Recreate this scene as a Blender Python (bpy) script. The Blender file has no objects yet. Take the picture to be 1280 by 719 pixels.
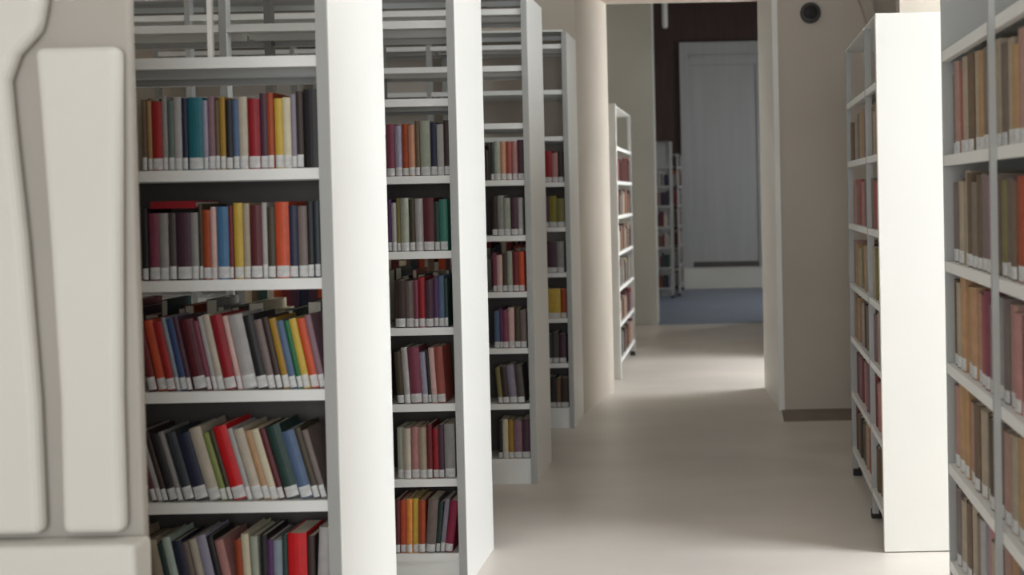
import bpy, math, random
from mathutils import Matrix, Vector
random.seed(7)
S = bpy.context.scene
COL = S.collection

# ------------------------------------------------------------------ camera
FPX, ROLL, PITCH, EYE = 1400.0, 0.020, 0.018, 1.6
cam_d = bpy.data.cameras.new('camera')
cam = bpy.data.objects.new('camera', cam_d); COL.objects.link(cam); S.camera = cam
cam_d.sensor_width = 36.0; cam_d.sensor_fit = 'HORIZONTAL'
cam_d.lens = 36.0 * FPX / 1280.0
cam_d.shift_x = (640.0 - 917.0) / 1280.0
cam_d.shift_y = (240.0 + FPX * math.tan(PITCH) - 359.5) / 1280.0
cam_d.clip_start = 0.05
cam_d.dof.use_dof = True; cam_d.dof.focus_distance = 4.4; cam_d.dof.aperture_fstop = 2.6
F = Vector((0, math.cos(PITCH), -math.sin(PITCH))); U0 = Vector((0, math.sin(PITCH), math.cos(PITCH))); R0 = Vector((1, 0, 0))
r_ = math.cos(ROLL) * R0 - math.sin(ROLL) * U0
u_ = math.cos(ROLL) * U0 + math.sin(ROLL) * R0
M3 = Matrix((r_, u_, -F)).transposed()
cam.matrix_world = Matrix.Translation((0, 0, EYE)) @ M3.to_4x4()

# ------------------------------------------------------------------ light
S.view_settings.view_transform = 'Standard'
S.view_settings.look = 'None'
S.view_settings.gamma = 1.0
S.view_settings.use_curve_mapping = False
S.view_settings.exposure = 0.0
W = bpy.data.worlds.new('world'); S.world = W; W.use_nodes = True
bg = W.node_tree.nodes['Background']
bg.inputs[0].default_value = (0.86, 0.93, 1.0, 1); bg.inputs[1].default_value = 0.3

def area(name, loc, to, sx, sy, power, col=(1, 1, 1)):
    l = bpy.data.lights.new(name, 'AREA'); l.shape = 'RECTANGLE'; l.size = sx; l.size_y = sy
    l.energy = power; l.color = col
    o = bpy.data.objects.new(name, l); COL.objects.link(o); o.location = loc
    o.rotation_euler = (Vector(to) - Vector(loc)).to_track_quat('-Z', 'Y').to_euler()
    return o
# daylight entering at the windows, plus a frontal fill from behind
area('daylight_side_window', (3.90, 3.98, 2.55), (0.2, 4.0, 0.1), 1.45, 2.4, 275, (0.885, 0.95, 1.0))
area('rear_fill', (0.0, -2.9, 1.85), (-0.2, 5, 1.75), 4.2, 2.5, 164, (0.93, 0.97, 1.0))  # fill light added behind the camera to brighten surfaces facing it
area('daylight_second_room', (2.50, 9.90, 2.2), (0, 9.90, 1.6), 1.3, 2.2, 150, (0.92, 0.965, 1.0))
area('daylight_third_room', (2.50, 15.9, 2.4), (0, 15.9, 1.8), 1.6, 2.2, 58, (0.97, 0.98, 1.0))

# ------------------------------------------------------------------ helpers
def lin(c):
    c = max(0.0, min(255.0, c)) / 255.0
    return c / 12.92 if c <= 0.04045 else ((c + 0.055) / 1.055) ** 2.4
def rgb(r, g, b): return (lin(r), lin(g), lin(b), 1.0)

def material(name, col, rough=0.6, var=0.0, scale=6.0, bump=0.0, bscale=60.0, stretch=(1, 1, 1)):
    m = bpy.data.materials.new(name); m.use_nodes = True
    nt = m.node_tree; b = nt.nodes['Principled BSDF']
    b.inputs['Base Color'].default_value = col; b.inputs['Roughness'].default_value = rough
    tc = nt.nodes.new('ShaderNodeTexCoord'); mp = nt.nodes.new('ShaderNodeMapping')
    mp.inputs['Scale'].default_value = stretch
    nt.links.new(tc.outputs['Object'], mp.inputs['Vector'])
    if var > 0:
        n = nt.nodes.new('ShaderNodeTexNoise'); n.inputs['Scale'].default_value = scale; n.inputs['Detail'].default_value = 5
        rp = nt.nodes.new('ShaderNodeValToRGB')
        rp.color_ramp.elements[0].position = 0.3; rp.color_ramp.elements[1].position = 0.7
        rp.color_ramp.elements[0].color = tuple(c * (1 - var) for c in col[:3]) + (1,)
        rp.color_ramp.elements[1].color = tuple(min(1, c * (1 + var)) for c in col[:3]) + (1,)
        nt.links.new(mp.outputs[0], n.inputs['Vector']); nt.links.new(n.outputs['Fac'], rp.inputs[0])
        nt.links.new(rp.outputs[0], b.inputs['Base Color'])
    if bump > 0:
        n2 = nt.nodes.new('ShaderNodeTexNoise'); n2.inputs['Scale'].default_value = bscale
        bp = nt.nodes.new('ShaderNodeBump'); bp.inputs['Strength'].default_value = bump; bp.inputs['Distance'].default_value = 0.002
        nt.links.new(mp.outputs[0], n2.inputs['Vector']); nt.links.new(n2.outputs['Fac'], bp.inputs['Height'])
        nt.links.new(bp.outputs[0], b.inputs['Normal'])
    return m

MAT = {
    'metal': material('white_painted_metal', rgb(234, 234, 231), 0.45, 0.03, 3),
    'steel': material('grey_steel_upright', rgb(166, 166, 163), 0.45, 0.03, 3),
    'panel': material('white_panel_paint', rgb(240, 238, 233), 0.5, 0.015, 2),
    'plaster': material('plaster_warm', rgb(200, 190, 177), 0.85, 0.05, 1.2, 0.15, 40),
    'plaster_grey': material('plaster_grey', rgb(205, 204, 197), 0.85, 0.05, 1.2, 0.15, 40),
    'pier': material('plaster_pier_grey', rgb(172, 166, 158), 0.85, 0.04, 2, 0.1, 40),
    'pier_panel': material('plaster_pier_white', rgb(216, 213, 206), 0.8, 0.02, 2, 0.05, 40),
    'ceiling': material('ceiling_plaster', rgb(225, 221, 213), 0.9, 0.03, 1),
    'floor': material('polished_concrete', rgb(219, 210, 201), 0.34, 0.10, 1.1, 0.05, 25, (0.7, 1.6, 1)),
    'floor_blue': material('blue_grey_floor', rgb(128, 136, 150), 0.45, 0.06, 2),
    'timber': material('dark_timber', rgb(64, 46, 42), 0.6, 0.25, 6, 0.1, 30, (6, 1, 0.4)),
    'strip': material('brown_shadow_strip', rgb(132, 118, 106), 0.5, 0.1, 8),
    'gap_shade': material('dark_gap_shade', rgb(92, 87, 84), 0.7, 0.05, 4),  # shade of the gaps above the books, put into the colour
    'door': material('grey_door_paint', rgb(170, 171, 170), 0.6, 0.06, 2, 0, 1, (5, 1, 0.3)),
    'fitting': material('dark_grey_metal', rgb(72, 70, 68), 0.5),
    'rubber': material('black_rubber', rgb(30, 29, 28), 0.7),
    'page': material('book_paper', rgb(214, 205, 186), 0.9, 0.08, 40, 0.2, 400, (1, 0.2, 0.05)),
    'label': material('paper_label', rgb(200, 200, 199), 0.8, 0.16, 70),
    'glass': None,
}
g = bpy.data.materials.new('window_glass'); g.use_nodes = True
gb = g.node_tree.nodes['Principled BSDF']; gb.inputs['Base Color'].default_value = (1, 1, 1, 1)
gb.inputs['Roughness'].default_value = 0.0; gb.inputs['Transmission Weight'].default_value = 1.0; gb.inputs['IOR'].default_value = 1.02
MAT['glass'] = g

class MB:
    def __init__(s): s.v = []; s.f = []; s.m = []
    def quad(s, idx, mi=0): s.f.append(idx); s.m.append(mi)
    def box(s, a, b, mi=0):
        n = len(s.v)
        for z in (a[2], b[2]):
            for x, y in ((a[0], a[1]), (b[0], a[1]), (b[0], b[1]), (a[0], b[1])): s.v.append((x, y, z))
        for q in ((0, 3, 2, 1), (4, 5, 6, 7), (0, 1, 5, 4), (1, 2, 6, 5), (2, 3, 7, 6), (3, 0, 4, 7)):
            s.quad([n + i for i in q], mi)
        return s
    def prism(s, pts, z0, z1, mi=0, axis='z'):
        n = len(s.v); k = len(pts)
        for z in (z0, z1):
            for p in pts: s.v.append((p[0], p[1], z) if axis == 'z' else (p[0], z, p[1]))
        for i in range(k): s.quad([n + i, n + (i + 1) % k, n + k + (i + 1) % k, n + k + i], mi)
        s.quad([n + i for i in range(k)][::-1], mi); s.quad([n + k + i for i in range(k)], mi)
        return s
    def lathe(s, prof, seg=24, mi=0, axis='y', c=(0, 0, 0)):
        n = len(s.v)
        for r, h in prof:
            for i in range(seg):
                a = 2 * math.pi * i / seg; p, q = r * math.cos(a), r * math.sin(a)
                s.v.append((c[0] + p, c[1] + h, c[2] + q) if axis == 'y' else (c[0] + p, c[1] + q, c[2] + h))
        for j in range(len(prof) - 1):
            for i in range(seg):
                s.quad([n + j * seg + i, n + j * seg + (i + 1) % seg, n + (j + 1) * seg + (i + 1) % seg, n + (j + 1) * seg + i], mi)
        s.quad([n + i for i in range(seg)], mi); s.quad([n + (len(prof) - 1) * seg + i for i in range(seg)], mi)
        return s
    def mesh(s, name, mats, bevel=False):
        me = bpy.data.meshes.new(name); me.from_pydata(s.v, [], s.f)
        for m in (mats if isinstance(mats, (list, tuple)) else [mats]): me.materials.append(m)
        me.polygons.foreach_set('material_index', s.m)
        import bmesh
        bm = bmesh.new(); bm.from_mesh(me); bmesh.ops.recalc_face_normals(bm, faces=bm.faces); bm.to_mesh(me); bm.free()
        me.update(); return me
    def build(s, name, mats, parent=None, bevel=0.0, seg=2):
        return place(name, s.mesh(name, mats), parent, bevel, seg)
def place(name, me, parent=None, bevel=0.0, seg=2):
    o = bpy.data.objects.new(name, me); COL.objects.link(o)
    if parent: o.parent = parent
    if bevel > 0:
        b = o.modifiers.new('bevel', 'BEVEL'); b.width = bevel; b.segments = seg; b.limit_method = 'ANGLE'
    return o
def tag(o, label=None, cat=None, group=None, kind=None):
    if label: o['label'] = label
    if cat: o['category'] = cat
    if group: o['group'] = group
    if kind: o['kind'] = kind
    return o
def empty(name, mat4):
    o = bpy.data.objects.new(name, None); COL.objects.link(o); o.matrix_world = mat4; o.empty_display_size = 0.05
    return o
def struct(name, mb, mat, label, bevel=0.0):
    return tag(mb.build(name, mat, None, bevel), label, name.split('_')[0], kind='structure')

# ------------------------------------------------------------------ the setting
struct('floor', MB().box((-4.8, -3.2, -0.12), (4.2, 13.6, 0)), MAT['floor'], 'polished grey-beige concrete floor of the aisle')
struct('floor_far', MB().box((-3.2, 13.6, -0.12), (3.4, 19.2, 0)), MAT['floor_blue'], 'blue-grey floor of the far room beyond the openings')
struct('ceiling', MB().box((-4.8, -3.2, 4.3), (4.2, 8.15, 4.42)), MAT['ceiling'], 'pale plaster ceiling above the front room')
struct('ceiling_far', MB().box((-3.2, 8.15, 5.3), (3.4, 19.2, 5.42)), MAT['ceiling'], 'pale plaster ceiling above the rooms beyond')

# right wall with a window opening in each room
def wall_with_window(name, x0, x1, y0, y1, z1, w, label):
    wy0, wy1, wz0, wz1 = w; mb = MB()
    mb.box((x0, y0, 0), (x1, wy0, z1)); mb.box((x0, wy1, 0), (x1, y1, z1))
    mb.box((x0, wy0, 0), (x1, wy1, wz0)); mb.box((x0, wy0, wz1), (x1, wy1, z1))
    struct(name, mb, MAT['plaster'], label)
def window(name, x, y0, y1, z0, z1, label, axis='x'):
    r = empty(name, Matrix()); tag(r, label, 'window', kind='structure')
    def bx(a0, a1, za, zb, t0, t1):
        return MB().box((x + t0, a0, za), (x + t1, a1, zb)) if axis == 'x' else MB().box((a0, x + t0, za), (a1, x + t1, zb))
    fr = MB()
    for q in (bx(y0, y1, z0, z0 + .05, 0, .06), bx(y0, y1, z1 - .05, z1, 0, .06), bx(y0, y0 + .05, z0 + .05, z1 - .05, 0, .06), bx(y1 - .05, y1, z0 + .05, z1 - .05, 0, .06)):
        n = len(fr.v); fr.v += q.v; fr.f += [[i + n for i in f] for f in q.f]; fr.m += q.m
    fr.build('window_frame', MAT['metal'], r)
    ym = (y0 + y1) / 2
    bx(ym - .025, ym + .025, z0 + .05, z1 - .05, 0, .06).build('mullion', MAT['metal'], r)
    for a, b in ((y0 + .05, ym - .025), (ym + .025, y1 - .05)):
        bx(a, b, z0 + .05, z1 - .05, .028, .034).build('pane', MAT['glass'], r)
wall_with_window('wall_right', 4.0, 4.2, -3.2, 8.15, 4.3, (3.2, 4.76, 1.3, 3.8), 'pale plaster wall on the right with a tall window')
window('window_1', 4.06, 3.2, 4.76, 1.3, 3.8, 'tall window in the right wall beside the cross aisle')
wall_with_window('wall_right_middle', 2.6, 2.8, 9.1, 13.6, 5.3, (9.2, 10.6, 1.0, 3.4), 'plaster wall with window in the second room')
struct('wall_shade_block', MB().box((0.62, 10.65, 0), (2.6, 13.6, 5.3)), MAT['plaster_grey'], 'unseen plaster block added to shade the second room behind the passage')  # out of view, added to keep window light off the floor beyond
window('window_2', 2.66, 9.2, 10.6, 1.0, 3.4, 'window lighting the second room from the right')
wall_with_window('wall_right_far', 2.6, 2.8, 13.95, 19.2, 5.3, (15.1, 16.7, 1.2, 3.6), 'plaster wall with window in the far room')
window('window_3', 2.66, 15.1, 16.7, 1.2, 3.6, 'window lighting the far room from the right')
struct('wall_light_block', MB().box((0.95, 6.272, 0), (4.0, 6.42, 4.3)), MAT['plaster'], 'plaster partition added behind the white panel bookcase to block window light')  # added to keep side window light off the passage wall
# unseen rear wall; its wide window is added for the frontal fill
mb = MB()
mb.box((-4.8, -3.2, 0), (-2.2, -3.0, 4.3)); mb.box((2.2, -3.2, 0), (4.0, -3.0, 4.3))
mb.box((-2.2, -3.2, 0), (2.2, -3.0, .55)); mb.box((-2.2, -3.2, 3.15), (2.2, -3.0, 4.3))
struct('wall_rear', mb, MAT['plaster'], 'plaster wall with an added wide window behind the viewpoint')
window('window_fill', -3.14, -2.2, 2.2, .55, 3.15, 'wide window added behind the viewpoint for the frontal fill', 'y')

# wall_side: outer wall on the left
struct('wall_outer', MB().box((-4.8, -3.0, 0), (-4.6, 8.15, 4.3)), MAT['plaster'], 'plaster outer wall closing the left aisles')
struct('wall_left_far', MB().box((-3.2, 9.1, 0), (-3.0, 19.2, 5.3)), MAT['plaster_grey'], 'plaster wall on the left of the rooms beyond')

# thick dividing wall with the passage
w = MB()
w.prism([(-4.8, 8.15), (-1.121, 8.15), (-1.0, 9.1), (-4.8, 9.1)], 0, 5.3)
w.prism([(0.315, 8.15), (4.2, 8.15), (4.2, 9.1), (0.235, 9.1)], 0, 5.3)
w.prism([(-1.121, 8.15), (0.315, 8.15), (0.235, 9.1), (-1.0, 9.1)], 3.14, 5.3)
wall_back = struct('wall_back', w, MAT['plaster'], 'thick plaster wall with a tall passage opening in it')
# vault rib springing from the wall at the upper right
rib = MB(); n = 14; ring = []
for i in range(n + 1):
    a = math.radians(8 + 82 * i / n)
    ring.append((1.10 - 0.95 + 0.85 * math.cos(a) - 0.0, 2.63 + 0.85 * math.sin(a)))
for i in range(n):
    (xa, za), (xb, zb) = ring[i], ring[i + 1]
    c = (0.15, 2.63); k = 1.09
    q = [(xa, za), (xb, zb), (c[0] + (xb - c[0]) * k, c[1] + (zb - c[1]) * k), (c[0] + (xa - c[0]) * k, c[1] + (za - c[1]) * k)]
    rib.prism(q, 8.04, 8.15, axis='y')
struct('trim_1', rib, MAT['plaster'], 'curved plaster vault rib high on the wall right of the passage')
struct('trim_shadow', MB().box((0.32, 7.74, 0), (0.95, 8.15, 0.004)), MAT['strip'], 'dark strip putting shadow into the floor along the foot of the wall')  # shade at the wall foot put into a brown floor piece
struct('trim_2', MB().box((0.98, 8.06, 2.3), (1.16, 8.15, 2.76)).box((0.96, 8.03, 2.66), (1.18, 8.15, 2.76)), MAT['plaster'], 'plaster corbel under the vault rib on the right', 0.008)
struct('trim_lit_reveal', MB().prism([(0.315, 8.15), (0.235, 9.1), (0.225, 9.1), (0.305, 8.14), (0.345, 8.135), (0.345, 8.15)], 0, 3.14), MAT['panel'], 'pale lining added to brighten the right side of the passage opening')  # light falling on the reveal put into an added pale board
# second wall with opening
w = MB()
w.box((-3.2, 13.6, 0), (-0.95, 13.95, 5.3)); w.box((0.42, 13.6, 0), (3.4, 13.95, 5.3)); w.box((-0.95, 13.6, 4.45), (0.42, 13.95, 5.3))
struct('wall_middle', w, MAT['plaster_grey'], 'grey plaster wall with the second opening, seen through the passage')
# end wall with step
struct('wall_end', MB().box((-3.2, 18.95, 0), (3.4, 19.2, 5.3)), MAT['timber'], 'dark timber wall closing the far room')
struct('trim_3', MB().box((-0.95, 18.55, 0), (1.6, 18.95, 0.34)), MAT['plaster_grey'], 'pale step in front of the tall grey door', 0.01)
d = empty('door_1', Matrix.Translation((0, 18.85, 0.34))); tag(d, 'tall pale grey door at the very end of the far room', 'door', kind='structure')
MB().box((-0.70, 0.03, 0), (0.42, 0.09, 3.40)).build('door_leaf', MAT['door'], d, 0.004)
MB().box((-0.86, 0, 0), (-0.70, 0.10, 3.79)).build('door_frame', MAT['door'], d, 0.006)
MB().box((0.42, 0, 0), (0.58, 0.10, 3.79)).build('door_frame', MAT['door'], d, 0.006)
hd = MB().box((-0.70, 0, 3.40), (0.42, 0.10, 3.79)).build('door_header', MAT['door'], d, 0.006)
MB().box((-0.70, -0.03, 3.52), (0.42, 0, 3.56)).build('moulding', MAT['door'], hd)
MB().box((-0.69, 0.01, 0.0), (0.41, 0.03, 0.09)).build('kick_plate', MAT['fitting'], d)

# foreground pier on the left with two plaster slabs on a ledge
pier = struct('wall_left', MB().prism([(-3.2, 2.5), (-1.338, 2.5), (-1.336, 2.52), (-1.48, 2.75), (-3.2, 2.75)], 0, 4.3), MAT['pier'], 'pale plaster pier in the left foreground with two raised white slabs', 0.006)
MB().prism([(-1.499, .872), (-1.363, .872), (-1.363, 1.17), (-1.354, 1.52), (-1.342, 1.948), (-1.528, 1.948), (-1.522, 1.84), (-1.507, 1.49), (-1.497, 1.17)], 2.457, 2.5, axis='y').build('raised_slab', MAT['pier_panel'], pier, 0.02, 4)
MB().prism([(-2.4, .872), (-1.543, .872), (-1.546, 1.17), (-1.563, 1.52), (-1.583, 1.78), (-1.589, 1.877), (-1.568, 1.932), (-1.517, 1.985), (-1.503, 2.05), (-1.50, 4.3), (-2.4, 4.3)], 2.457, 2.5, axis='y').build('raised_slab', MAT['pier_panel'], pier, 0.02, 4)
MB().box((-3.2, 2.42, 0), (-1.318, 2.5, 0.858)).build('ledge', MAT['pier_panel'], pier, 0.012, 3)

# ------------------------------------------------------------------ bookcases
GRID = [0.125, 0.432, 0.742, 1.055, 1.368, 1.676, 1.990, 2.308, 2.620]
SURF = 0.014
def shelf_mesh(L, D, lip=0.030, mat='metal'):
    m = MB()
    y0, y1 = (0, D)
    m.box((0, y0, SURF - 0.006), (L, y1, SURF))
    m.box((0, y0 - 0.003, SURF - lip), (L, y0, SURF + 0.001))
    m.box((0, y0, SURF - lip), (L, y0 + 0.018, SURF - lip + 0.003))
    m.box((0, y1 - 0.003, SURF - lip), (L, y1, SURF - 0.006))
    return m.mesh('shelf', MAT[mat])

def range_left(yn, bays, label, top=2.72, D=0.49):
    """double-sided range across the aisle, right end panel at x = -1.12"""
    L = 0.03 + bays * 0.93
    r = empty('bookcase', Matrix.Translation((-1.12 - L, yn, 0)))
    tag(r, label, 'bookcase', 'double-sided bookcases on the left of the aisle')
    MB().box((L - 0.03, 0.0, 0), (L, D + 0.004, top)).build('end_panel', MAT['panel'], r, 0.001)
    MB().box((L - 0.032, -0.010, 0), (L - 0.0005, -0.0005, top)).build('upright', MAT['steel'], r)
    for b in range(bays):
        x = L - 0.03 - (b + 1) * 0.93
        for yy in (0.0, D - 0.045):
            MB().box((x, yy, 0), (x + 0.03, yy + 0.045, top)).build('upright', MAT['steel'], r)
        sm = shelf_mesh(0.90, 0.222)
        for k, z in enumerate(GRID):
            f = place('shelf', sm, r); f.location = (x + 0.03, 0.004, z)
            q = place('shelf', sm, r); q.location = (x + 0.93, D - 0.004, z); q.rotation_euler = (0, 0, math.pi)
        for k in (0, 1, 2, 4):
            MB().box((x + 0.031, D / 2 - .0025, GRID[k] - .01), (x + 0.929, D / 2 + .0025, GRID[k + 1] - .016)).build('back_panel', MAT['gap_shade'], r)  # added dark backs put shade into the gaps above the books
        for yy in (0.006, D - 0.018):
            MB().box((x + 0.03, yy, 0.0), (x + 0.93, yy + 0.012, GRID[0] - 0.016)).build('plinth', MAT['metal'], r)
        MB().box((x + 0.03, D / 2 - .004, 2.69), (x + 0.93, D / 2 + .004, 2.72)).build('back_rail', MAT['metal'], r)
    MB().box((0, 0, top), (L - 0.03, D, top + 0.012)).build('top_panel', MAT['metal'], r)
    return r, L
LEFT = []
for i, (yn, bays, lab) in enumerate([
    (3.13, 1, 'white double-sided bookcase nearest the camera, right beside the plaster pier'),
    (4.57, 2, 'second white double-sided bookcase from the front, brightest end panel'),
    (6.20, 3, 'third white double-sided bookcase on the left, whole base visible'),
    (7.67, 3, 'fourth and last left bookcase, shaded, against the passage wall')]):
    LEFT.append(range_left(yn, bays, lab, D=0.49 if i < 3 else 0.46))
# pale divider standing in the empty top compartment of the nearest bookcase
rt, Lr = LEFT[0]
MB().box((Lr - 0.352, 0.03, GRID[6] + SURF), (Lr - 0.338, 0.045, GRID[7] - .016)).build('divider', MAT['panel'], rt, 0.002)['label'] = 'thin white upright divider'

def case_single(name, mat4, L, D, posts, zs, top, label, group, near_panel=False, feet=(), end_w=0.03, far_panel=False, mat='metal', rods=False):
    """single-sided case along local x, open front at local y = 0, closed back"""
    r = empty(name, mat4); tag(r, label, 'bookcase', group)
    for p in posts if rods else ():
        MB().box((p - 0.008, -0.016, 0.0), (p + 0.008, -0.0004, top)).build('upright', MAT['steel'], r)
    for p in () if rods else posts:
        MB().box((p - 0.015, 0, 0.04), (p + 0.015, 0.03, top)).build('upright', MAT['steel'], r)
        MB().box((p - 0.015, D - 0.035, 0.04), (p + 0.015, D - 0.008, top)).build('upright', MAT['steel'], r)
    MB().box((0.0, D - 0.008, 0.002), (L, D, top)).build('back_panel', MAT[mat], r)
    ed = [p for p in posts]
    if far_panel: MB().box((-0.014, 0, 0.004), (-0.001, D + 0.004, top)).build('end_panel', MAT['steel'], r, 0.002)
    if near_panel:
        MB().box((L, -0.006, 0.004), (L + end_w, D + 0.006, top)).build('end_panel', MAT['panel'], r, 0.002)
        ed = ed + [L + 0.015]
    if rods: ed = [-0.015, L]
    for a, b in zip(ed[:-1], ed[1:]):
        sm = shelf_mesh(b - a - 0.032, D - 0.014, mat=mat)
        for z in zs:
            s = place('shelf', sm, r); s.location = (a + 0.016, 0.003, z)
    MB().box((0, 0, top), (L, D, top + 0.006)).build('top_panel', MAT[mat], r)
    for p in feet:
        MB().box((p - 0.02, 0.002, 0), (p + 0.02, 0.05, 0.04)).build('foot', MAT['rubber'], r)
        MB().box((p - 0.02, D - 0.05, 0), (p + 0.02, D - 0.002, 0.04)).build('foot', MAT['rubber'], r)
    return r
def rotz(x, y, a): return Matrix.Translation((x, y, 0)) @ Matrix.Rotation(a, 4, 'Z')
NZ = [0.15, 0.448, 0.746, 1.052, 1.362, 1.682, 1.996]
NEAR_M = rotz(0.64, 3.40, -math.pi / 2)
case_single('bookcase', NEAR_M, 1.98, 0.29, [0.68, 1.33, 1.96], NZ, 2.42, 'grey-white wall of shelves cut by the right picture edge, tan old volumes', 'bookcases right of the aisle', far_panel=True, rods=True)
PZ = [0.15, 0.46, 0.77, 1.07, 1.40, 1.74, 2.06]
PAN_M = rotz(0.64, 6.27, -math.pi / 2)
case_single('bookcase', PAN_M, 1.345, 0.30, [0.02, 0.90], PZ, 2.365, 'bookcase right of the aisle ending in a broad bright white panel', 'bookcases right of the aisle', near_panel=True, feet=(0.02, 0.84))
FAR_M = rotz(-1.0, 9.65, math.pi / 2)
FZ = [0.15, 0.46, 0.77, 1.08, 1.40, 1.70, 2.0]
case_single('bookcase', FAR_M @ Matrix.Translation((0.03, 0, 0)), 1.42, 0.30, [0.02, 1.40], FZ, 2.36, 'white bookcase along the left side just behind the passage', 'bookcases beyond the passage', feet=(0.02, 1.40))
o = MB().box((0, -0.004, 0.0), (0.028, 0.304, 2.38)).build('bookcase_end_panel', MAT['panel'], None, 0.003)
fr = [x for x in bpy.data.objects if x.get('label', '').startswith('white bookcase along the left side')][0]
o.name = 'end_panel'; o.parent = fr; o.matrix_parent_inverse = Matrix(); o.location = (-0.03, 0, 0)
END_M = Matrix.Translation((-1.75, 17.0, 0))
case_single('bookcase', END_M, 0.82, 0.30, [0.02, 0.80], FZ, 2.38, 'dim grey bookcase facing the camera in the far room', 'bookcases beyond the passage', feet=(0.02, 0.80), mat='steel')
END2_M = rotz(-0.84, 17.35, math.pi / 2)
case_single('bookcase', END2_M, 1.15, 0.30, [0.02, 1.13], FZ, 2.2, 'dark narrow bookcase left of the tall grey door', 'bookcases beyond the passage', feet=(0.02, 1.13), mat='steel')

# ------------------------------------------------------------------ books
PAL = {
 'black': (26, 23, 26), 'brown': (104, 82, 62), 'tan': (165, 130, 88), 'red': (150, 20, 16), 'grey': (138, 136, 134), 'grey-green': (92, 106, 100),
 'pale grey': (163, 159, 158), 'navy': (27, 32, 58), 'teal': (24, 100, 112), 'lavender': (150, 145, 165), 'mauve': (126, 96, 106), 'olive-brown': (94, 76, 54),
 'gold': (152, 116, 32), 'slate blue': (74, 94, 124), 'ivory': (178, 168, 152), 'crimson': (138, 8, 26), 'plum': (68, 38, 54), 'rust': (150, 60, 22),
 'yellow': (188, 158, 60), 'cream': (196, 186, 160), 'lilac grey': (130, 122, 136), 'dark brown': (52, 36, 32), 'rose': (118, 52, 72), 'dark grey': (70, 62, 62),
 'blue': (66, 110, 148), 'dark red': (104, 24, 28), 'olive': (120, 112, 64), 'maroon': (86, 26, 34), 'dark olive': (62, 54, 38), 'orange-red': (186, 72, 38),
 'taupe': (112, 98, 94), 'dark slate': (46, 52, 58), 'bright red': (190, 10, 20), 'dusty pink': (168, 118, 114), 'brick': (146, 72, 62), 'green': (26, 96, 52),
 'olive green': (122, 134, 72), 'dark green': (30, 56, 50), 'mint': (172, 188, 178), 'purple': (76, 42, 86), 'grey-blue': (130, 140, 152), 'peach': (186, 134, 108),
 'sage': (152, 156, 142), 'teal green': (48, 112, 98), 'orange': (212, 132, 54), 'magenta': (128, 16, 54), 'beige': (160, 146, 126), 'tan orange': (172, 134, 98),
 'pinkish tan': (160, 124, 112), 'grey-brown': (118, 104, 92), 'olive yellow': (120, 112, 26), 'royal blue': (44, 66, 112), 'pale pink': (198, 164, 158),
}
BM = {}
def bmat(c):
    if c not in BM:
        r, gg, b = PAL[c]; k = 1.0
        BM[c] = material('cover_' + c.replace(' ', '_').replace('-', '_'), rgb(r * k, gg * k, b * k), 0.55, 0.10, 30, 0.1, 300)
    return BM[c]
ORD = ['first', 'second', 'third', 'fourth', 'fifth', 'sixth', 'seventh', 'eighth', 'ninth', 'tenth', 'eleventh', 'twelfth', 'thirteenth', 'fourteenth', 'fifteenth',
       'sixteenth', 'seventeenth', 'eighteenth', 'nineteenth', 'twentieth', 'twenty-first', 'twenty-second', 'twenty-third', 'twenty-fourth', 'twenty-fifth', 'twenty-sixth']
TB = 0.0025
def arc(w, s, off=0.0, n=5):
    return [(w * i / n, s * (2.0 * i / n - 1) ** 2 - off) for i in range(n + 1)]
def cover_into(m, w, d, h, mi=0, x0=0.0, y0=0.0, z0=0.0):
    s = min(0.006, w * 0.18)
    outer = [(0, d)] + arc(w, s) + [(w, d)]
    inner = [(TB, d)] + [(TB + (w - 2 * TB) * i / 5, s * (2.0 * i / 5 - 1) ** 2 + TB) for i in range(6)] + [(w - TB, d)]
    n = len(m.v); k = len(outer)
    for z in (0, h):
        for p in outer + inner: m.v.append((x0 + p[0], y0 + p[1], z0 + z))
    T = 2 * k
    for i in range(k - 1):
        m.quad([n + i, n + i + 1, n + T + i + 1, n + T + i], mi)
        m.quad([n + k + i + 1, n + k + i, n + T + k + i, n + T + k + i + 1], mi)
        m.quad([n + i, n + k + i, n + k + i + 1, n + i + 1], mi)
        m.quad([n + T + i, n + T + i + 1, n + T + k + i + 1, n + T + k + i], mi)
    for a in (0, k - 1): m.quad([n + a, n + k + a, n + T + k + a, n + T + a], mi)
    return s
def label_into(m, w, s, za, zb, mi=0, x0=0.0, y0=0.0):
    a = arc(w * 0.92, s, 0.0009); b = arc(w * 0.92, s, 0.0001)
    n = len(m.v); k = len(a)
    for z in (za, zb):
        for p in a + b: m.v.append((x0 + w * .04 + p[0], y0 + p[1], z))
    T = 2 * k
    for i in range(k - 1):
        m.quad([n + i, n + i + 1, n + T + i + 1, n + T + i], mi)
        m.quad([n + k + i, n + k + i + 1, n + T + k + i + 1, n + T + k + i], mi)
        m.quad([n + T + i, n + T + i + 1, n + T + k + i + 1, n + T + k + i], mi)
        m.quad([n + i, n + i + 1, n + k + i + 1, n + k + i], mi)
    for q in (0, k - 1): m.quad([n + q, n + k + q, n + T + k + q, n + T + q], mi)
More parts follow.
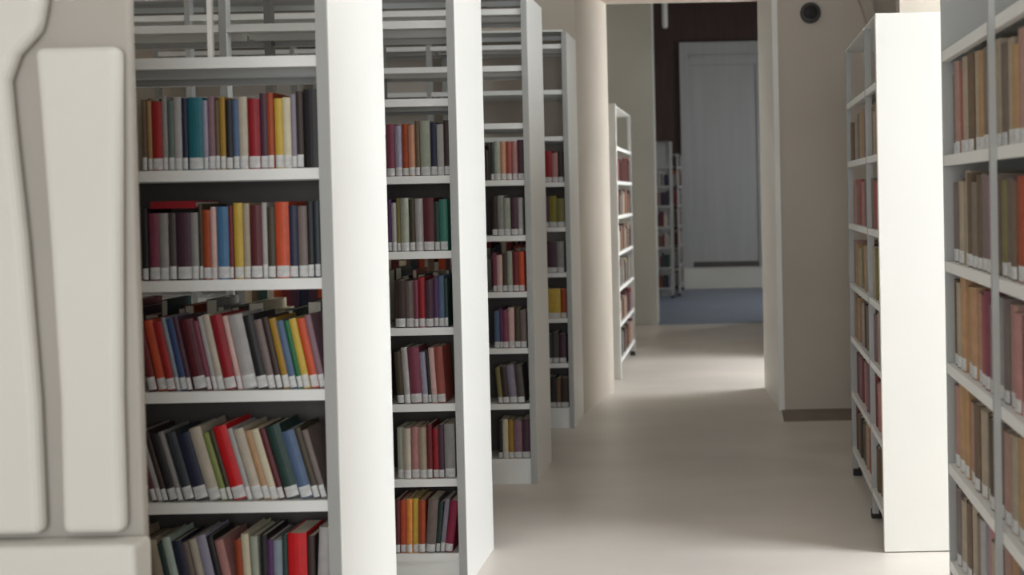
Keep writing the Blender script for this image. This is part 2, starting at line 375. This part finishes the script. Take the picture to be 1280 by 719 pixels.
def make_book(mat4, w, d, h, col, label, group, parts=True, lab=True, shift=0.0):
    """local x = thickness, spine at y = 0 facing -y, z up; shift moves the pivot along x"""
    if parts:
        r = empty('book', mat4); tag(r, label, 'book', group)
        m = MB(); s = cover_into(m, w, d, h, x0=shift); m.build('cover', bmat(col), r)
        MB().box((shift + TB, s + TB, 0.003), (shift + w - TB, d - 0.004, h - 0.003)).build('page_block', MAT['page'], r)
        if lab:
            m = MB(); label_into(m, w, s, 0.004, 0.034 + 0.006 * random.random(), x0=shift); m.build('spine_label', MAT['label'], r)
        return r
    m = MB(); s = cover_into(m, w, d, h, x0=shift)
    m.box((shift + TB, s + TB, 0.003), (shift + w - TB, d - 0.004, h - 0.003), 1)
    if lab: label_into(m, w, s, 0.004, 0.036, 2, x0=shift)
    o = m.build('book', [bmat(col), MAT['page'], MAT['label']]); o.matrix_world = mat4
    tag(o, label, 'book', group); return o

def row_left(yn, z, unit, gap, spec, where, rowname, group, lean=0.0, hbase=0.205, parts=True, xr=-1.15, nolab=()):
    """spec: list of (colour, width units[, height[, lean]]) from left to right, packed against the right end minus gap"""
    items = []
    for e in spec:
        c, wd = e[0], e[1] * unit
        h = e[2] if len(e) > 2 and e[2] else hbase + random.uniform(-0.010, 0.012)
        ln = e[3] if len(e) > 3 else lean
        items.append((c, wd, h, ln))
    total = sum(wd for c, wd, h, ln in items)
    x = xr - gap - total; n = len(items)
    for i, (c, adv, h, ln) in enumerate(items):
        w = max(0.008, adv * math.cos(ln) - 0.0010)
        k = n - i
        lbl = '%s book, %s from right, %s of %s' % (c, ORD[k - 1] if k > 1 else 'last one', rowname, where)
        if k == 1: lbl = '%s book at the right end, %s of %s' % (c, rowname, where)
        dep = random.uniform(0.135, 0.165)
        if ln >= 0: T = Matrix.Translation((x, yn + 0.012 + random.uniform(0, 0.006), z + SURF + 0.0004)); sh = 0.0
        else: T = Matrix.Translation((x + adv, yn + 0.012 + random.uniform(0, 0.006), z + SURF + 0.0004)); sh = -w
        make_book(T @ Matrix.Rotation(-ln, 4, 'Y'), w, dep, h, c, lbl, group, parts, lab=(i not in nolab), shift=sh)
        x += adv
    return xr - gap - total

G1 = 'books in the nearest left bookcase'; W1 = 'nearest left bookcase'; U1 = 0.000454
row_left(3.13, GRID[5], U1, 0.004, [('brown', 30), ('tan', 30), ('red', 68, .195), ('grey', 32), ('grey-green', 40), ('pale grey', 48), ('navy', 34), ('teal', 95, .205), ('lavender', 30),
    ('mauve', 44), ('olive-brown', 30), ('gold', 36), ('black', 42), ('slate blue', 40), ('ivory', 54), ('crimson', 74, .198), ('plum', 50), ('rust', 40, .214), ('yellow', 55), ('cream', 50),
    ('lilac grey', 34), ('dark brown', 44), ('black', 104, .222)], W1, 'top row', G1, nolab=(22,))  # last wide black book puts the shade of a dark gap into colour
row_left(3.13, GRID[4], U1, 0.014, [('black', 38), ('rose', 70, .19), ('grey', 56, .19), ('dark grey', 46, .19), ('plum', 95, .19), ('grey', 45, .19), ('dark olive', 24), ('rust', 56), ('pale pink', 34), ('blue', 76, .205),
    ('dark red', 28), ('yellow', 58), ('beige', 42), ('maroon', 75, .208), ('pale grey', 32), ('dark olive', 50), ('orange-red', 86, .215), ('navy', 54), ('taupe', 60), ('black', 40), ('dark slate', 36)], W1, 'second row', G1)
# crimson book lying flat on the upright ones
bx = -1.15 - 0.014 - (1101 - 38 - 8) * U1
fl = empty('book', Matrix.Translation((bx, 3.156, GRID[4] + SURF + 0.203)))
tag(fl, 'crimson book lying flat on top of upright books, second row, nearest left bookcase', 'book', G1)
MB().box((0, 0, 0), (0.128, 0.150, 0.003)).box((0, 0, 0.017), (0.128, 0.150, 0.020)).box((0, 0, 0.003), (0.128, 0.003, 0.017)).build('cover', bmat('crimson'), fl)
MB().box((0.003, 0.003, 0.003), (0.125, 0.146, 0.017)).build('page_block', MAT['page'], fl)
row_left(3.13, GRID[3], U1, 0.006, [('dark red', 56), ('orange-red', 60), ('red', 58), ('grey-blue', 28), ('royal blue', 46), ('plum', 32), ('maroon', 88), ('rose', 32), ('pale grey', 30), ('ivory', 46), ('crimson', 76),
    ('pale pink', 34), ('pale grey', 92), ('black', 70), ('taupe', 48), ('dark brown', 40), ('gold', 46), ('slate blue', 46), ('green', 36), ('yellow', 46), ('orange-red', 52), ('mauve', 42)], W1, 'third row', G1, lean=0.19, hbase=.205)
row_left(3.13, GRID[2], U1, 0.012, [('maroon', 36), ('pale grey', 34), ('dark brown', 36), ('black', 58), ('grey', 34), ('dark slate', 68), ('navy', 92), ('ivory', 78), ('olive green', 42), ('dark olive', 30), ('bright red', 90, .215),
    ('pale grey', 34), ('ivory', 66), ('tan orange', 44), ('cream', 50), ('maroon', 40), ('dark green', 92), ('slate blue', 82), ('dark olive', 44), ('taupe', 40)], W1, 'fourth row', G1, lean=0.26, hbase=.205)
row_left(3.13, GRID[1], U1, 0.020, [('beige', 60), ('brown', 52), ('beige', 78), ('dark green', 38), ('mint', 54), ('navy', 66), ('taupe', 40), ('ivory', 52), ('lavender', 66), ('black', 42),
    ('dusty pink', 58), ('rust', 46, None, .05), ('cream', 48, None, .05), ('sage', 46, None, .03), ('black', 42, None, .0), ('purple', 42, None, 0.), ('grey-blue', 56, None, 0.), ('dark green', 34, None, 0.), ('bright red', 118, .215, 0.0), ('dark brown', 48, None, 0.0), ('pale grey', 72, .23, -.06)],
    W1, 'bottom visible row', G1, lean=0.20, hbase=.205)
G2 = 'books in the second left bookcase'; W2 = 'second left bookcase'
row_left(4.57, GRID[5], .000545, 0.004, [('rose', 66), ('lavender', 54), ('rust', 50), ('peach', 50), ('olive-brown', 34), ('sage', 78), ('navy', 50), ('pale grey', 52), ('dark brown', 48)], W2, 'top row', G2, hbase=.215)
row_left(4.57, GRID[4], .000454, 0.022, [('purple', 40), ('pale grey', 45), ('olive', 36), ('sage', 75), ('dark olive', 56), ('pale grey', 74), ('maroon', 100), ('dark green', 48), ('teal green', 72)], W2, 'second row', G2, hbase=.21)
row_left(4.57, GRID[3], .000499, 0.028, [('dark brown', 90), ('taupe', 70), ('rose', 36), ('crimson', 54), ('plum', 70), ('purple', 40), ('slate blue', 50), ('dark green', 30)], W2, 'third row', G2, hbase=.20)
row_left(4.57, GRID[2], .000499, 0.046, [('dark olive', 60), ('pale grey', 50), ('rose', 96), ('lavender', 50), ('black', 28), ('pale pink', 46), ('brick', 70)], W2, 'fourth row', G2, lean=.05, hbase=.22)
row_left(4.57, GRID[1], .000499, 0.016, [('sage', 52), ('ivory', 60), ('dusty pink', 70), ('beige', 62), ('dark red', 46), ('crimson', 50), ('plum', 46), ('grey', 88)], W2, 'fifth row', G2, hbase=.215)
row_left(4.57, GRID[0], .000586, 0.036, [('maroon', 36), ('orange-red', 46), ('orange', 40), ('yellow', 42), ('rust', 50), ('taupe', 70, None, -.08), ('dark green', 30, None, -.10), ('lilac grey', 34, None, -.12), ('magenta', 56, None, -.14)], W2, 'bottom row', G2, lean=-.02, hbase=.215)
G3 = 'books in the third left bookcase'; W3 = 'third left bookcase'
row_left(6.20, GRID[5], .000616, 0.006, [('dark green', 30), ('sage', 58), ('peach', 52), ('brick', 50), ('dusty pink', 52), ('plum', 60)], W3, 'top row', G3, hbase=.22, parts=False)
row_left(6.20, GRID[4], .000616, 0.020, [('dark brown', 50), ('grey', 60), ('sage', 58), ('plum', 70), ('pale grey', 42)], W3, 'second row', G3, hbase=.215, parts=False)
row_left(6.20, GRID[3], .000616, 0.018, [('rose', 36), ('pale pink', 50), ('dark olive', 44), ('sage', 46), ('dark red', 58), ('orange-red', 52)], W3, 'third row', G3, hbase=.215, parts=False)
row_left(6.20, GRID[2], .000616, 0.014, [('slate blue', 48), ('purple', 26), ('rose', 54), ('pale pink', 54), ('dark olive', 54), ('taupe', 56)], W3, 'fourth row', G3, hbase=.215, parts=False)
row_left(6.20, GRID[1], .000616, 0.030, [('olive', 42), ('dark brown', 60), ('lilac grey', 70), ('dark grey', 70)], W3, 'fifth row', G3, lean=.08, hbase=.205, parts=False)
row_left(6.20, GRID[0], .000739, 0.008, [('black', 30), ('cream', 42), ('gold', 40), ('mauve', 64), ('plum', 62)], W3, 'bottom row', G3, hbase=.215, parts=False)
G4 = 'books in the fourth left bookcase'; W4 = 'fourth left bookcase'; U4 = 0.000762
row_left(7.67, GRID[5], U4, 0.01, [('dark brown', 40), ('crimson', 70), ('dusty pink', 54), ('dark brown', 52)], W4, 'top row', G4, parts=False)
row_left(7.67, GRID[4], U4, 0.01, [('navy', 36), ('purple', 50), ('olive yellow', 72), ('olive', 70)], W4, 'second row', G4, parts=False)
row_left(7.67, GRID[3], U4, 0.02, [('rust', 40), ('plum', 100), ('grey', 64)], W4, 'third row', G4, parts=False)
row_left(7.67, GRID[2], U4, 0.01, [('taupe', 36), ('yellow', 126), ('rust', 54)], W4, 'fourth row', G4, parts=False)
row_left(7.67, GRID[1], U4, 0.02, [('dark green', 60), ('dark grey', 60), ('plum', 66)], W4, 'fifth row', G4, parts=False)
row_left(7.67, GRID[0], U4, 0.01, [('navy', 40), ('black', 64), ('brown', 44), ('dark brown', 70)], W4, 'bottom row', G4, parts=False)

def row_case(M, z, x0, x1, cols, wr, where, rowname, group, parts, hb, frm='far end', h_of=None, lab=True, start=1):
    x = x0; i = 0; out = start
    while True:
        w = random.uniform(*wr); c = cols[i % len(cols)]
        if x + w > x1: break
        h = hb + random.uniform(-0.022, 0.024); dep = random.uniform(.165, .2)
        T = M @ Matrix.Translation((x, 0.014 + random.uniform(0, .012), z + SURF + 0.0004))
        make_book(T, w - 0.001, dep, h, c, '%s volume, %s from %s, %s of %s' % (c, ORD[out - 1], frm, rowname, where), group, parts, lab=lab)
        x += w; i += 1; out += 1
    return out
GN = 'old volumes on the right edge shelves'; WN = 'shelves at right picture edge'
NEARROWS = [
 (NZ[5], 'top book row', ['grey-brown', 'pinkish tan', 'brick', 'beige', 'brown', 'beige', 'tan', 'grey-brown', 'olive-brown', 'beige', 'grey-brown', 'beige', 'tan', 'pinkish tan', 'brown', 'beige']),
 (NZ[4], 'second row', ['taupe', 'grey-brown', 'beige', 'beige', 'olive-brown', 'grey-brown', 'olive-brown', 'taupe', 'mauve', 'grey-brown', 'olive', 'taupe', 'brown', 'rust', 'beige']),
 (NZ[3], 'third row', ['olive-brown', 'beige', 'tan orange', 'tan', 'tan orange', 'pinkish tan', 'brick', 'rose', 'taupe', 'grey', 'taupe', 'pinkish tan', 'dusty pink', 'brown', 'tan']),
 (NZ[2], 'fourth row', ['pinkish tan', 'tan orange', 'tan', 'pinkish tan', 'brown', 'beige', 'olive-brown', 'dark olive', 'taupe', 'pinkish tan', 'beige', 'tan', 'brown', 'beige', 'brick']),
 (NZ[1], 'fifth row', ['taupe', 'beige', 'brown', 'beige', 'grey-brown', 'pale grey', 'lilac grey', 'dusty pink', 'beige', 'brown', 'pinkish tan', 'tan', 'taupe', 'grey']),
]
for z, rn, a in NEARROWS:
    row_case(NEAR_M, z, 0.012, 0.98, a, (.050, .072), WN, rn, GN, True, .250 if z > .5 else .235)
GP = 'volumes in the white panel bookcase'; WP = 'white panel bookcase'
PCOL = [['brown', 'dark brown', 'beige', 'grey-brown', 'beige', 'tan', 'pinkish tan', 'grey-brown'],
        ['taupe', 'dusty pink', 'pinkish tan', 'taupe', 'brick', 'dusty pink', 'brick'],
        ['dark brown', 'pinkish tan', 'tan', 'beige', 'olive', 'tan', 'beige'],
        ['pinkish tan', 'grey-brown', 'tan', 'mauve', 'beige', 'dark brown', 'taupe'],
        ['maroon', 'rose', 'mauve', 'dark red', 'dusty pink', 'rose', 'mauve'],
        ['maroon', 'olive', 'dark brown', 'brown', 'olive-brown', 'beige', 'rust']]
for k, rn in enumerate(['top book row', 'second row', 'third row', 'fourth row', 'fifth row', 'bottom row']):
    nxt = row_case(PAN_M, PZ[5 - k], 0.045, 0.87, PCOL[k], (.075, .10), WP, rn, GP, False, .225, lab=False)
    row_case(PAN_M, PZ[5 - k], 0.93, 1.32, PCOL[k][3:] + PCOL[k][:3], (.075, .10), WP, rn, GP, False, .225, lab=False, start=nxt)

# books nobody can pick apart: rows turned away, hidden bays, and the rooms beyond
SC = ['brown', 'pale grey', 'maroon', 'navy', 'ivory', 'dark green', 'rust', 'plum', 'grey', 'dark slate', 'cream', 'dark red']
def stuff_books(name, label, rows):
    m = MB(); mats = [bmat(c) for c in SC] + [MAT['page']]
    for (M, x0, x1, z, D, fill) in rows:
        x = x0
        while x < x1 - 0.03:
            w = random.uniform(.018, .045); h = random.uniform(.17, .235)
            if random.random() < fill and x + w < x1:
                n0 = len(m.v); ci = random.randrange(len(SC)); y0 = 0.012 + random.uniform(0, .01); d = random.uniform(.14, .18)
                m.box((x, y0, z), (x + w - .001, y0 + .004, z + h), ci)
                m.box((x, y0 + .004, z), (x + .002, y0 + d, z + h), ci); m.box((x + w - .003, y0 + .004, z), (x + w - .001, y0 + d, z + h), ci)
                m.box((x + .002, y0 + .004, z + .002), (x + w - .003, y0 + d - .003, z + h - .003), len(SC))
                for i in range(n0, len(m.v)): m.v[i] = tuple(M @ Vector(m.v[i]))
            x += w
    o = m.build(name, mats); tag(o, label, 'books', kind='stuff'); return o
rows = []
for i, (yn, D) in enumerate([(3.13, .49), (4.57, .49), (6.20, .49), (7.67, .46)]):
    M = Matrix.Translation((-1.155, yn + D, 0)) @ Matrix.Rotation(math.pi, 4, 'Z')
    for k in range(6): rows.append((M, 0.0, .885, GRID[k] + SURF + .0004, D, .97))
stuff_books('books_turned_away', 'books on the far faces of the left bookcases, spines turned away', rows)
rows = []
for k in range(0, 6):
    if k: rows.append((Matrix.Translation((-2.045, 3.13, 0)), 0.0, 0.24, GRID[k] + SURF + .0004, .49, .98))
    for (yn, wid) in ((4.57, .60), (6.20, .62), (7.67, .66)):
        rows.append((Matrix.Translation((-2.045, yn, 0)), 0.0, wid, GRID[k] + SURF + .0004, .49, .98))
stuff_books('books_behind_panels', 'books on the left shelves mostly hidden behind the end panels', rows)
SC = ['brown', 'beige', 'tan', 'grey-brown', 'taupe', 'pinkish tan', 'olive-brown', 'brick']
rows = [(NEAR_M, 0.985, 1.95, z + SURF + .0004, .28, .99) for z in NZ[1:6]] + [(NEAR_M, 0.03, 1.95, NZ[0] + SURF + .0004, .28, .99)]
stuff_books('old_volumes_outside_view', 'more old tan volumes on the shelves running out of the right edge', rows)
SC = ['brown', 'pale grey', 'maroon', 'navy', 'ivory', 'dark green', 'rust', 'plum', 'grey', 'dark slate', 'cream', 'dark red']
rows = [(FAR_M @ Matrix.Translation((0.03, 0, 0)), 0.04, 1.38, z + SURF + .0004, .3, .97) for z in FZ[:6]]
rows += [(END_M, 0.04, 0.78, z + SURF + .0004, .3, .95) for z in FZ[:6]]
rows += [(END2_M, 0.04, 1.11, z + SURF + .0004, .3, .95) for z in FZ[:6]]
stuff_books('books_far_rooms', 'small blurred books on the shelves beyond the passage', rows)

# ------------------------------------------------------------------ small things
f = empty('wall_speaker', Matrix.Translation((0.585, 8.15, 2.885)))
tag(f, 'small round dark fitting high on the wall right of the passage', 'wall fitting')
MB().lathe([(0.075, 0), (0.075, -.03), (0.066, -.05), (0.055, -.055)], 28).build('housing', MAT['fitting'], f)
MB().lathe([(0.052, -.055), (0.045, -.066), (0.02, -.074)], 28).build('grille', MAT['rubber'], f)
f = empty('pendant_lamp', Matrix.Translation((-1.04, 18.0, 4.25)))
tag(f, 'slim pale hanging lamp tube against the dark timber wall', 'lamp')
MB().lathe([(0.035, 0), (0.045, .04), (0.045, .40), (0.03, .44)], 16, axis='z').build('tube', MAT['panel'], f)
MB().lathe([(0.006, .44), (0.006, 1.05)], 8, axis='z').build('cable', MAT['rubber'], f)
